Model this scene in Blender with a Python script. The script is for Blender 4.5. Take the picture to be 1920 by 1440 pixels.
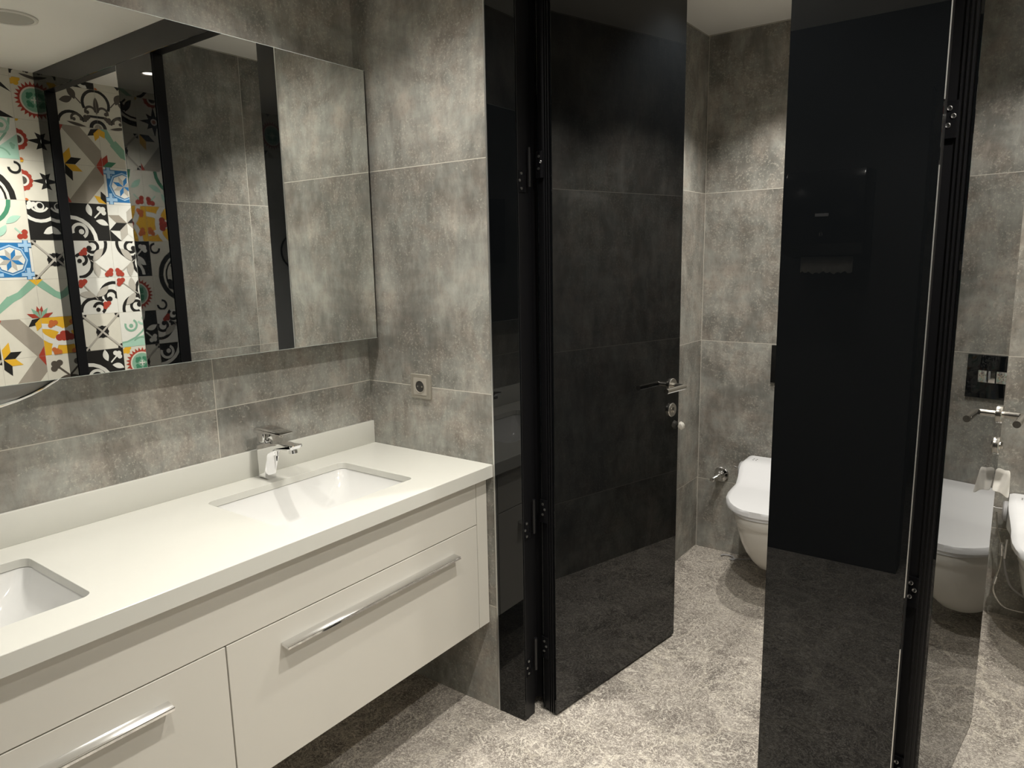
import bpy, bmesh, math, random
from mathutils import Vector, Matrix

# ------------------------------------------------------------------ scene, camera, lights
for _o in list(bpy.data.objects):
    bpy.data.objects.remove(_o)
SC = bpy.context.scene
COL = SC.collection
SC.view_settings.view_transform = 'Standard'
SC.view_settings.look = 'None'
SC.view_settings.gamma = 1.0
SC.view_settings.use_curve_mapping = False
SC.view_settings.exposure = 0.88
SC.cycles.diffuse_bounces = 8

H = 2.4745            # ceiling height
CAM = Vector((1.876, -1.6987, 1.4733))
yaw, pitch, roll, FPX = map(float, (-36.4372, -9.8334, -1.0738, 1338.87))
_y, _p, _r = math.radians(yaw), math.radians(pitch), math.radians(roll)
_F = Vector((math.sin(_y) * math.cos(_p), math.cos(_y) * math.cos(_p), math.sin(_p)))
_R = Vector((math.cos(_y), -math.sin(_y), 0))
_U = _R.cross(_F)
R2 = _R * math.cos(_r) + _U * math.sin(_r)
U2 = -_R * math.sin(_r) + _U * math.cos(_r)
cd = bpy.data.cameras.new('camera')
cd.sensor_width = 36.0
cd.lens = FPX * 36.0 / 1920.0
cd.clip_start = 0.02
cam = bpy.data.objects.new('camera', cd)
COL.objects.link(cam)
M = Matrix(((R2.x, U2.x, -_F.x), (R2.y, U2.y, -_F.y), (R2.z, U2.z, -_F.z))).to_4x4()
M.translation = CAM
cam.matrix_world = M
SC.camera = cam

w = bpy.data.worlds.new('world')
w.use_nodes = True
w.node_tree.nodes['Background'].inputs[0].default_value = (0.9, 0.95, 1.0, 1)
w.node_tree.nodes['Background'].inputs[1].default_value = 0.02
SC.world = w

WARM = (1.0, 0.955, 0.875)
# (x, y, power, cone degrees)
DOWNLIGHTS = [
    (0.47, -0.48, 22, 125), (0.47, -1.37, 17, 125),
    (1.30, -0.39, 46, 116), (2.126, -0.386, 56, 118),
    (1.30, -1.25, 27, 116),
    (1.02, 0.66, 32, 106), (1.02, 1.22, 29, 108),
    (2.06, 0.66, 37, 106), (2.06, 1.22, 31, 108),
    (1.9, -2.6, 12, 120),
]
def spot(x, y, power, cone):
    l = bpy.data.lights.new('downlight_beam', 'SPOT')
    l.energy = power
    l.color = WARM
    l.spot_size = math.radians(cone)
    l.spot_blend = 0.6 if y > 0 else 0.9
    l.shadow_soft_size = 0.022
    o = bpy.data.objects.new('downlight_beam', l)
    o.location = (x, y, H - 0.028)
    COL.objects.link(o)
for a in DOWNLIGHTS:
    spot(*a)

# ------------------------------------------------------------------ materials
def new_mat(name):
    m = bpy.data.materials.new(name)
    m.use_nodes = True
    nt = m.node_tree
    return m, nt, nt.nodes['Principled BSDF']

def N(nt, kind, **kw):
    n = nt.nodes.new(kind)
    for k, v in kw.items():
        setattr(n, k, v)
    return n

def simple(name, col, rough=0.4, metal=0.0, spec=0.5, bump=0.0, bscale=200, var=0.0, ior=None, coat=0.0):
    m, nt, b = new_mat(name)
    b.inputs['Base Color'].default_value = (*col, 1)
    b.inputs['Roughness'].default_value = rough
    b.inputs['Metallic'].default_value = metal
    b.inputs['Specular IOR Level'].default_value = spec
    b.inputs['Coat Weight'].default_value = coat
    b.inputs['Coat Roughness'].default_value = 0.02
    if ior:
        b.inputs['IOR'].default_value = ior
    g = N(nt, 'ShaderNodeTexCoord')
    n = N(nt, 'ShaderNodeTexNoise')
    n.inputs['Scale'].default_value = bscale
    nt.links.new(g.outputs['Object'], n.inputs['Vector'])
    if var > 0:
        r = N(nt, 'ShaderNodeMapRange')
        r.inputs['To Min'].default_value = 1 - var
        r.inputs['To Max'].default_value = 1 + var
        nt.links.new(n.outputs['Fac'], r.inputs['Value'])
        mx = N(nt, 'ShaderNodeVectorMath', operation='SCALE')
        mx.inputs[0].default_value = col
        nt.links.new(r.outputs['Result'], mx.inputs['Scale'])
        nt.links.new(mx.outputs['Vector'], b.inputs['Base Color'])
    if bump > 0:
        bp = N(nt, 'ShaderNodeBump')
        bp.inputs['Strength'].default_value = bump
        bp.inputs['Distance'].default_value = 0.001
        nt.links.new(n.outputs['Fac'], bp.inputs['Height'])
        nt.links.new(bp.outputs['Normal'], b.inputs['Normal'])
    return m

def math_n(nt, op, a, b=None, c=None):
    n = N(nt, 'ShaderNodeMath', operation=op)
    for i, v in enumerate((a, b, c)):
        if v is None:
            continue
        if isinstance(v, (int, float)):
            n.inputs[i].default_value = v
        else:
            nt.links.new(v, n.inputs[i])
    return n.outputs[0]

def ramp(nt, fac, stops, interp='LINEAR'):
    r = N(nt, 'ShaderNodeValToRGB')
    cr = r.color_ramp
    cr.interpolation = interp
    while len(cr.elements) < len(stops):
        cr.elements.new(0.5)
    for e, (p, c) in zip(cr.elements, stops):
        e.position = p
        e.color = (*c, 1) if len(c) == 3 else c
    nt.links.new(fac, r.inputs['Fac'])
    return r.outputs['Color']

def mix(nt, fac, a, b, mode='MIX'):
    n = N(nt, 'ShaderNodeMix', data_type='RGBA', blend_type=mode)
    if isinstance(fac, (int, float)):
        n.inputs[0].default_value = fac
    else:
        nt.links.new(fac, n.inputs[0])
    for i, v in ((6, a), (7, b)):
        if isinstance(v, tuple):
            n.inputs[i].default_value = (*v, 1)
        else:
            nt.links.new(v, n.inputs[i])
    return n.outputs[2]

def noise(nt, vec, scale, detail=4, rough=0.55, dist=0.0, W=None):
    n = N(nt, 'ShaderNodeTexNoise', noise_dimensions='4D' if W is not None else '3D')
    nt.links.new(vec, n.inputs['Vector'])
    n.inputs['Scale'].default_value = scale
    n.inputs['Detail'].default_value = detail
    n.inputs['Roughness'].default_value = rough
    n.inputs['Distortion'].default_value = dist
    if W is not None:
        nt.links.new(W, n.inputs['W'])
    return n.outputs['Fac']

def concrete_tile(name, axis, vjoint, vpitch=1.404, z0=0.3653, zp=0.702, shift_top=0.0):
    """Large concrete-look porcelain tiles laid in rows; joints follow world position."""
    m, nt, b = new_mat(name)
    geo = N(nt, 'ShaderNodeNewGeometry')
    sep = N(nt, 'ShaderNodeSeparateXYZ')
    nt.links.new(geo.outputs['Position'], sep.inputs[0])
    u = sep.outputs[axis]
    z = sep.outputs[2]
    tz = math_n(nt, 'DIVIDE', math_n(nt, 'SUBTRACT', z, z0), zp)
    tu = math_n(nt, 'DIVIDE', math_n(nt, 'SUBTRACT', u, vjoint), vpitch)
    if shift_top:
        tu = math_n(nt, 'ADD', tu, math_n(nt, 'MULTIPLY', math_n(nt, 'GREATER_THAN', tz, 2.0), shift_top))
    dz = math_n(nt, 'MULTIPLY', math_n(nt, 'SUBTRACT', 0.5, math_n(nt, 'ABSOLUTE', math_n(nt, 'SUBTRACT', math_n(nt, 'FRACT', tz), 0.5))), zp)
    du = math_n(nt, 'MULTIPLY', math_n(nt, 'SUBTRACT', 0.5, math_n(nt, 'ABSOLUTE', math_n(nt, 'SUBTRACT', math_n(nt, 'FRACT', tu), 0.5))), vpitch)
    d = math_n(nt, 'MINIMUM', dz, du)
    line = math_n(nt, 'LESS_THAN', d, 0.0012)
    tid = math_n(nt, 'ADD', math_n(nt, 'MULTIPLY', math_n(nt, 'FLOOR', tz), 7.31), math_n(nt, 'MULTIPLY', math_n(nt, 'FLOOR', tu), 3.77))
    # stretch for brushed vertical and horizontal drags
    mp = N(nt, 'ShaderNodeMapping')
    nt.links.new(geo.outputs['Position'], mp.inputs['Vector'])
    mp.inputs['Scale'].default_value = (1, 1, 0.35)
    mh = N(nt, 'ShaderNodeMapping')
    nt.links.new(geo.outputs['Position'], mh.inputs['Vector'])
    mh.inputs['Scale'].default_value = (0.3, 0.3, 1.6)
    P = geo.outputs['Position']
    cloud = noise(nt, P, 3.0, 8, 0.66, 0.8, W=tid)
    vert = noise(nt, mp.outputs[0], 15, 8, 0.74, 0.4, W=tid)
    hori = noise(nt, mh.outputs[0], 14, 5, 0.65, 0.2, W=tid)
    fine = noise(nt, P, 110, 4, 0.75, 0.0)
    worn = noise(nt, P, 9, 5, 0.6, 0.9, W=tid)
    f = math_n(nt, 'ADD', math_n(nt, 'MULTIPLY', cloud, 0.50), math_n(nt, 'MULTIPLY', vert, 0.38))
    f = math_n(nt, 'ADD', f, math_n(nt, 'MULTIPLY', hori, 0.12))
    base = ramp(nt, f, [(0.37, (0.135, 0.130, 0.117)), (0.46, (0.215, 0.208, 0.189)), (0.53, (0.320, 0.310, 0.283)), (0.62, (0.47, 0.46, 0.42))])
    warm = ramp(nt, worn, [(0.42, (0.975, 1.0, 1.0)), (0.66, (1.04, 0.97, 0.93))])
    base = mix(nt, 1.0, base, warm, 'MULTIPLY')
    # pitted light specks where the surface is worn
    pit = math_n(nt, 'MULTIPLY', math_n(nt, 'GREATER_THAN', fine, 0.575), math_n(nt, 'GREATER_THAN', noise(nt, P, 6.5, 3, 0.6, 0.5, W=tid), 0.47))
    base = mix(nt, math_n(nt, 'MULTIPLY', pit, 0.36), base, (0.62, 0.58, 0.50))
    dk = math_n(nt, 'MULTIPLY', math_n(nt, 'LESS_THAN', fine, 0.40), math_n(nt, 'GREATER_THAN', worn, 0.5))
    base = mix(nt, math_n(nt, 'MULTIPLY', dk, 0.28), base, (0.10, 0.095, 0.085))
    base = mix(nt, line, base, (0.62, 0.59, 0.52))
    nt.links.new(base, b.inputs['Base Color'])
    b.inputs['Roughness'].default_value = 0.42
    b.inputs['Specular IOR Level'].default_value = 0.35
    bp = N(nt, 'ShaderNodeBump')
    bp.inputs['Strength'].default_value = 0.25
    bp.inputs['Distance'].default_value = 0.001
    hgt = math_n(nt, 'SUBTRACT', fine, line)
    nt.links.new(hgt, bp.inputs['Height'])
    nt.links.new(bp.outputs['Normal'], b.inputs['Normal'])
    return m

def marble_floor(name):
    m, nt, b = new_mat(name)
    geo = N(nt, 'ShaderNodeNewGeometry')
    P = geo.outputs['Position']
    # warped coordinates
    wn = N(nt, 'ShaderNodeTexNoise')
    wn.inputs['Scale'].default_value = 3.0
    wn.inputs['Detail'].default_value = 5
    nt.links.new(P, wn.inputs['Vector'])
    sc = N(nt, 'ShaderNodeVectorMath', operation='SCALE')
    nt.links.new(wn.outputs['Color'], sc.inputs[0])
    sc.inputs['Scale'].default_value = 0.35
    ad = N(nt, 'ShaderNodeVectorMath', operation='ADD')
    nt.links.new(P, ad.inputs[0])
    nt.links.new(sc.outputs[0], ad.inputs[1])
    WP = ad.outputs[0]
    cloud = noise(nt, P, 4.0, 8, 0.68, 1.6)
    base = ramp(nt, cloud, [(0.33, (0.105, 0.092, 0.082)), (0.46, (0.20, 0.178, 0.158)), (0.56, (0.29, 0.262, 0.234)), (0.68, (0.41, 0.375, 0.335))])
    def veins(scale, width, vec):
        v = N(nt, 'ShaderNodeTexVoronoi', feature='DISTANCE_TO_EDGE')
        v.inputs['Scale'].default_value = scale
        nt.links.new(vec, v.inputs['Vector'])
        r = N(nt, 'ShaderNodeMapRange')
        r.inputs['From Min'].default_value = 0.0
        r.inputs['From Max'].default_value = width
        r.inputs['To Min'].default_value = 1.0
        r.inputs['To Max'].default_value = 0.0
        nt.links.new(v.outputs['Distance'], r.inputs['Value'])
        return r.outputs['Result']
    big = veins(3.1, 0.012, WP)
    mid = veins(8.5, 0.045, WP)
    # squiggly relief lines: contour lines of a noise field
    cn = noise(nt, P, 15, 3, 0.62, 2.4)
    sq = math_n(nt, 'ABSOLUTE', math_n(nt, 'SUBTRACT', math_n(nt, 'FRACT', math_n(nt, 'MULTIPLY', cn, 5.0)), 0.5))
    sq = math_n(nt, 'LESS_THAN', sq, 0.085)
    cn2 = noise(nt, WP, 34, 2, 0.6, 1.8)
    sq2 = math_n(nt, 'ABSOLUTE', math_n(nt, 'SUBTRACT', math_n(nt, 'FRACT', math_n(nt, 'MULTIPLY', cn2, 5.0)), 0.5))
    sd = math_n(nt, 'GREATER_THAN', sq2, 0.43)
    sq2 = math_n(nt, 'LESS_THAN', sq2, 0.10)
    patch = ramp(nt, noise(nt, P, 2.2, 4, 0.6, 1.0), [(0.38, (0.35,) * 3), (0.58, (1.0,) * 3)])
    base = mix(nt, math_n(nt, 'MULTIPLY', math_n(nt, 'MULTIPLY', big, patch), 0.42), base, (0.76, 0.70, 0.58))
    inv = ramp(nt, noise(nt, P, 1.3, 3, 0.5, 0.8), [(0.45, (0.0,) * 3), (0.55, (1.0,) * 3)])
    base = mix(nt, math_n(nt, 'MULTIPLY', math_n(nt, 'MULTIPLY', veins(4.2, 0.035, WP), inv), 0.45), base, (0.72, 0.66, 0.55))
    base = mix(nt, math_n(nt, 'MULTIPLY', math_n(nt, 'MULTIPLY', mid, patch), 0.30), base, (0.74, 0.68, 0.58))
    base = mix(nt, math_n(nt, 'MULTIPLY', math_n(nt, 'MULTIPLY', sq, patch), 0.70), base, (0.78, 0.73, 0.64))
    base = mix(nt, math_n(nt, 'MULTIPLY', sq2, 0.66), base, (0.80, 0.75, 0.66))
    base = mix(nt, math_n(nt, 'MULTIPLY', sd, 0.42), base, (0.20, 0.17, 0.145))
    crumb = noise(nt, P, 130, 4, 0.72)
    base = mix(nt, math_n(nt, 'MULTIPLY', math_n(nt, 'GREATER_THAN', crumb, 0.56), 0.35), base, (0.76, 0.71, 0.63))
    base = mix(nt, math_n(nt, 'MULTIPLY', math_n(nt, 'LESS_THAN', crumb, 0.43), 0.30), base, (0.18, 0.15, 0.13))
    # tile joints
    sep = N(nt, 'ShaderNodeSeparateXYZ')
    nt.links.new(P, sep.inputs[0])
    def joint(ch, off, pitch):
        t = math_n(nt, 'DIVIDE', math_n(nt, 'SUBTRACT', sep.outputs[ch], off), pitch)
        return math_n(nt, 'MULTIPLY', math_n(nt, 'SUBTRACT', 0.5, math_n(nt, 'ABSOLUTE', math_n(nt, 'SUBTRACT', math_n(nt, 'FRACT', t), 0.5))), pitch)
    d = math_n(nt, 'MINIMUM', joint(0, 0.26, 0.702), joint(1, 0.706, 0.702))
    line = math_n(nt, 'LESS_THAN', d, 0.0011)
    base = mix(nt, math_n(nt, 'MULTIPLY', line, 0.6), base, (0.22, 0.19, 0.16))
    nt.links.new(base, b.inputs['Base Color'])
    b.inputs['Roughness'].default_value = 0.38
    b.inputs['Specular IOR Level'].default_value = 0.4
    bp = N(nt, 'ShaderNodeBump')
    bp.inputs['Strength'].default_value = 0.25
    bp.inputs['Distance'].default_value = 0.001
    nt.links.new(crumb, bp.inputs['Height'])
    nt.links.new(bp.outputs['Normal'], b.inputs['Normal'])
    return m

M_TILE_X = concrete_tile('concrete_tile_along_x', 0, 0.5498 - 1.404)     # walls running along X
M_TILE_Y = concrete_tile('concrete_tile_along_y', 1, -0.588, shift_top=0.5)
M_TILE_P = concrete_tile('concrete_tile_partition', 1, 0.495)
M_FLOOR = marble_floor('greige_marble')
M_CEIL = simple('ceiling_paint', (0.93, 0.915, 0.87), 0.7, var=0.02, bscale=3)
M_GLASS = simple('black_back_painted_glass', (0.003, 0.0035, 0.004), 0.0, spec=0.52)
M_ALU = simple('black_aluminium', (0.006, 0.006, 0.007), 0.36, spec=0.45, bump=0.03)
M_BLACK = simple('black_plastic', (0.008, 0.008, 0.009), 0.15, spec=0.5)
M_CHROME = simple('chrome', (0.80, 0.80, 0.80), 0.045, metal=1.0)
M_STEEL = simple('brushed_steel', (0.60, 0.58, 0.54), 0.24, metal=1.0, bump=0.05)
M_SCREW = simple('dark_screw_steel', (0.30, 0.30, 0.30), 0.35, metal=1.0)
M_TRIM = simple('satin_trim', (0.62, 0.62, 0.60), 0.3, metal=0.85)
M_MIRROR = simple('mirror_silver', (0.90, 0.915, 0.895), 0.0, metal=1.0)
M_MEDGE = simple('mirror_edge', (0.70, 0.76, 0.72), 0.15, metal=0.4)
M_LACQ = simple('cream_lacquer', (0.62, 0.60, 0.545), 0.16, spec=0.45)
M_STONE = simple('white_solid_surface', (0.64, 0.637, 0.59), 0.22, spec=0.45, var=0.01, bscale=40)
M_CERAM = simple('white_ceramic', (0.69, 0.69, 0.675), 0.06, spec=0.5)
M_BOWL = simple('white_toilet_ceramic', (0.80, 0.78, 0.73), 0.06, spec=0.5)
M_LID = simple('white_gloss_plastic', (0.87, 0.88, 0.90), 0.10, spec=0.5)
M_GREYP = simple('grey_plastic', (0.42, 0.42, 0.43), 0.3)
M_PAPER = simple('tissue_paper', (0.82, 0.80, 0.76), 0.9, bump=0.3, bscale=60)
_nt = M_PAPER.node_tree
_tr = _nt.nodes.new('ShaderNodeBsdfTranslucent')
_tr.inputs[0].default_value = (0.85, 0.83, 0.78, 1)
_mx = _nt.nodes.new('ShaderNodeMixShader')
_mx.inputs[0].default_value = 0.45
_nt.links.new(_nt.nodes['Principled BSDF'].outputs[0], _mx.inputs[1])
_nt.links.new(_tr.outputs[0], _mx.inputs[2])
_nt.links.new(_mx.outputs[0], _nt.nodes['Material Output'].inputs[0])
M_SOCK = simple('champagne_plastic', (0.36, 0.335, 0.285), 0.32, metal=0.35)
M_SOCKIN = simple('champagne_insert', (0.40, 0.37, 0.32), 0.3)
M_DARK = simple('dark_recess', (0.03, 0.028, 0.025), 0.6)
M_GREYDOOR = simple('light_laminate', (0.74, 0.75, 0.76), 0.35, spec=0.4)
M_SPEAK = simple('grey_mesh_cloth', (0.46, 0.45, 0.41), 0.8, bump=0.4, bscale=900)
M_DISH = simple('satin_grey_metal', (0.40, 0.40, 0.385), 0.35, metal=0.5)
M_WHITE = simple('white_plastic', (0.75, 0.73, 0.68), 0.4)
m_, nt_, b_ = new_mat('lamp_diffuser')
b_.inputs['Base Color'].default_value = (0.9, 0.88, 0.8, 1)
b_.inputs['Emission Color'].default_value = (1.0, 0.93, 0.80, 1)
b_.inputs['Emission Strength'].default_value = 12.0
M_LAMP = m_

# ------------------------------------------------------------------ mesh helpers
def box(bm, x0, x1, y0, y1, z0, z1, bev=0.0, seg=2, mi=0):
    vs = [bm.verts.new((x, y, z)) for x in (x0, x1) for y in (y0, y1) for z in (z0, z1)]
    q = [(0, 1, 3, 2), (4, 6, 7, 5), (0, 4, 5, 1), (2, 3, 7, 6), (0, 2, 6, 4), (1, 5, 7, 3)]
    fs = [bm.faces.new([vs[i] for i in f]) for f in q]
    for f in fs:
        f.material_index = mi
    if bev > 0:
        es = list({e for f in fs for e in f.edges})
        bmesh.ops.bevel(bm, geom=es, offset=bev, segments=seg, profile=0.5, affect='EDGES')

def frame_of(a, b):
    d = (Vector(b) - Vector(a)).normalized()
    up = Vector((0, 0, 1)) if abs(d.z) < 0.95 else Vector((1, 0, 0))
    s = d.cross(up).normalized()
    return d, s, s.cross(d).normalized()

def tube(bm, pts, r, n=12, cap=True, closed=False):
    pts = [Vector(p) for p in pts]
    rings = []
    prev = None
    L = len(pts)
    for i, p in enumerate(pts):
        if closed:
            d = (pts[(i + 1) % L] - pts[i - 1]).normalized()
        else:
            d = (pts[min(i + 1, L - 1)] - pts[max(i - 1, 0)]).normalized()
        if prev is None:
            up = Vector((0, 0, 1)) if abs(d.z) < 0.9 else Vector((1, 0, 0))
            s = d.cross(up).normalized()
        else:
            s = (prev - d * prev.dot(d)).normalized()
        prev = s
        t = s.cross(d)
        rr = r[i] if isinstance(r, (list, tuple)) else r
        rings.append([bm.verts.new(p + (s * math.cos(2 * math.pi * k / n) + t * math.sin(2 * math.pi * k / n)) * rr) for k in range(n)])
    for i in range(L if closed else L - 1):
        a, b = rings[i], rings[(i + 1) % L]
        for k in range(n):
            bm.faces.new((a[k], a[(k + 1) % n], b[(k + 1) % n], b[k]))
    if cap and not closed:
        bm.faces.new(rings[0][::-1])
        bm.faces.new(rings[-1])

def lathe(bm, c, axis, prof, n=32, cap=True):
    """prof: list of (distance along axis, radius) starting at c."""
    c = Vector(c)
    d = Vector(axis).normalized()
    up = Vector((0, 0, 1)) if abs(d.z) < 0.9 else Vector((1, 0, 0))
    s = d.cross(up).normalized()
    t = s.cross(d)
    rings = []
    for h, r in prof:
        rings.append([bm.verts.new(c + d * h + (s * math.cos(2 * math.pi * k / n) + t * math.sin(2 * math.pi * k / n)) * max(r, 1e-5)) for k in range(n)])
    for a, b in zip(rings[:-1], rings[1:]):
        for k in range(n):
            bm.faces.new((a[k], a[(k + 1) % n], b[(k + 1) % n], b[k]))
    if cap:
        bm.faces.new(rings[0][::-1])
        bm.faces.new(rings[-1])

def loft(bm, rings, cap0=True, cap1=True):
    vr = [[bm.verts.new(p) for p in r] for r in rings]
    n = len(vr[0])
    for a, b in zip(vr[:-1], vr[1:]):
        for k in range(n):
            bm.faces.new((a[k], a[(k + 1) % n], b[(k + 1) % n], b[k]))
    if cap0:
        bm.faces.new(vr[0][::-1])
    if cap1:
        bm.faces.new(vr[-1])
    return vr

def prism(bm, poly, lift, depth, bev=0.0, seg=2):
    """poly: list of 2D points; lift(p2, t) gives a 3D point, t in {0, depth}."""
    a = [bm.verts.new(lift(p, 0.0)) for p in poly]
    b = [bm.verts.new(lift(p, depth)) for p in poly]
    fs = [bm.faces.new(a[::-1]), bm.faces.new(b)]
    n = len(poly)
    for k in range(n):
        fs.append(bm.faces.new((a[k], a[(k + 1) % n], b[(k + 1) % n], b[k])))
    if bev > 0:
        es = list(set(fs[0].edges) | set(fs[1].edges))
        bmesh.ops.bevel(bm, geom=es, offset=bev, segments=seg, profile=0.5, affect='EDGES')

def obj(name, bm, mats, parent=None, smooth=True, angle=35):
    me = bpy.data.meshes.new(name)
    bmesh.ops.recalc_face_normals(bm, faces=bm.faces[:])
    bm.to_mesh(me)
    bm.free()
    for m in (mats if isinstance(mats, (list, tuple)) else [mats]):
        me.materials.append(m)
    if smooth:
        me.polygons.foreach_set('use_smooth', [True] * len(me.polygons))
        me.set_sharp_from_angle(angle=math.radians(angle))
    o = bpy.data.objects.new(name, me)
    COL.objects.link(o)
    if parent is not None:
        o.parent = parent
    return o

def nb():
    return bmesh.new()

def boxo(name, dims, mat, parent=None, bev=0.0, seg=2):
    bm = nb()
    box(bm, *dims, bev=bev, seg=seg)
    return obj(name, bm, mat, parent)

def struct(o, label=None):
    o['kind'] = 'structure'
    if label:
        o['label'] = label
    return o

def tag(o, label, cat, group=None):
    o['label'] = label
    o['category'] = cat
    if group:
        o['group'] = group
    return o

def empty(name, loc=(0, 0, 0), rz=0.0):
    o = bpy.data.objects.new(name, None)
    o.empty_display_size = 0.05
    o.location = loc
    o.rotation_euler = (0, 0, rz)
    COL.objects.link(o)
    return o

def thing(name, label, cat, loc=(0, 0, 0), rz=0.0, group=None):
    return tag(empty(name, loc, rz), label, cat, group)

def copy_tree(o, parent=None):
    c = o.copy()
    COL.objects.link(c)
    c.parent = parent
    for ch in [x for x in bpy.data.objects if x.parent == o]:
        copy_tree(ch, c)
    return c

def rrect(cx, cy, hx, hy, r, n=6):
    pts = []
    for sx, sy, a0 in ((1, 1, 0), (-1, 1, 90), (-1, -1, 180), (1, -1, 270)):
        for k in range(n + 1):
            a = math.radians(a0 + 90 * k / n)
            pts.append((cx + sx * (hx - r) + r * math.cos(a), cy + sy * (hy - r) + r * math.sin(a)))
    return pts

# ------------------------------------------------------------------ key measures
WB = 0.5498      # end of the tiled pier beside the vanity
P1 = 0.6512      # end of first fixed panel
O1, P2 = 1.3903, 1.6915
O2, XW = 2.4531, 2.5633
T = 0.0544       # jamb depth
YB = 1.6788      # cubicle back wall
YN = -1.86       # near wall
HB = 2.3697      # underside of header
XC = 0.5439      # left side of the first cubicle
PX0, PX1 = 1.50, 1.565   # partition between the cubicles
DX0, DX1 = 1.446, 2.36   # doorway in the near wall

# ------------------------------------------------------------------ room shell
struct(boxo('floor', (-0.15, 2.75, -3.55, 1.85, -0.1, 0), M_FLOOR))
struct(boxo('ceiling', (-0.15, 2.75, -3.55, 1.85, H, H + 0.1), M_CEIL))
struct(boxo('wall_left', (-0.15, 0, -3.55, 0, 0, H), M_TILE_Y))
struct(boxo('wall_far', (-0.15, WB - 0.006, 0, T, 0, H), M_TILE_X))
struct(boxo('wall_cubicle', (0.40, XC, T, YB, 0, H), M_TILE_P))
struct(boxo('wall_back', (0.40, 2.75, YB, YB + 0.15, 0, H), M_TILE_X))
struct(boxo('wall_partition', (PX0, PX1, T, YB, 0, H), M_TILE_P))
bm = nb()
box(bm, 0, DX0, YN - 0.12, YN, 0, H)
box(bm, DX0, DX1, YN - 0.12, YN, 2.15, H)
box(bm, DX1, XW, YN - 0.12, YN, 0, H)
struct(obj('wall_near', bm, simple('anthracite_plaster', (0.045, 0.045, 0.045), 0.6, bump=0.2, bscale=60)))
struct(boxo('wall_corridor', (-0.15, 2.75, -3.55, -3.40, 0, H), M_TILE_X))

# ---- right wall: patchwork of patterned cement tiles (inlays are part of the wall mesh)
PAL = {
    'cream': (0.74, 0.71, 0.62), 'white': (0.80, 0.79, 0.74), 'black': (0.022, 0.021, 0.020), 'grey': (0.36, 0.32, 0.27),
    'lgrey': (0.50, 0.47, 0.42), 'red': (0.42, 0.062, 0.040), 'green': (0.26, 0.47, 0.35), 'dgreen': (0.07, 0.25, 0.15),
    'yellow': (0.80, 0.46, 0.04), 'blue': (0.035, 0.20, 0.48), 'lblue': (0.40, 0.62, 0.86), 'mint': (0.42, 0.66, 0.54),
    'brown': (0.10, 0.085, 0.07), 'joint': (0.50, 0.47, 0.41), 'orange': (0.60, 0.17, 0.05),
}
PN = list(PAL)
PM = [simple('cement_' + k, v, 0.38, spec=0.4, var=0.05, bscale=25) for k, v in PAL.items()]
TP = 0.2038
bmw = nb()
box(bmw, XW, XW + 0.15, -3.55, YB, 0, H, mi=PN.index('joint'))
EPS = 0.00012

def clip_poly(poly):
    for ax, lim, sg in ((0, 0.004, 1), (0, 0.996, -1), (1, 0.004, 1), (1, 0.996, -1)):
        out = []
        for i in range(len(poly)):
            a, b = poly[i - 1], poly[i]
            ia = sg * (a[ax] - lim) >= 0
            ib = sg * (b[ax] - lim) >= 0
            if ia != ib:
                t = (lim - a[ax]) / (b[ax] - a[ax])
                out.append((a[0] + t * (b[0] - a[0]), a[1] + t * (b[1] - a[1])))
            if ib:
                out.append(b)
        poly = out
        if len(poly) < 3:
            return []
    return poly

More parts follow.
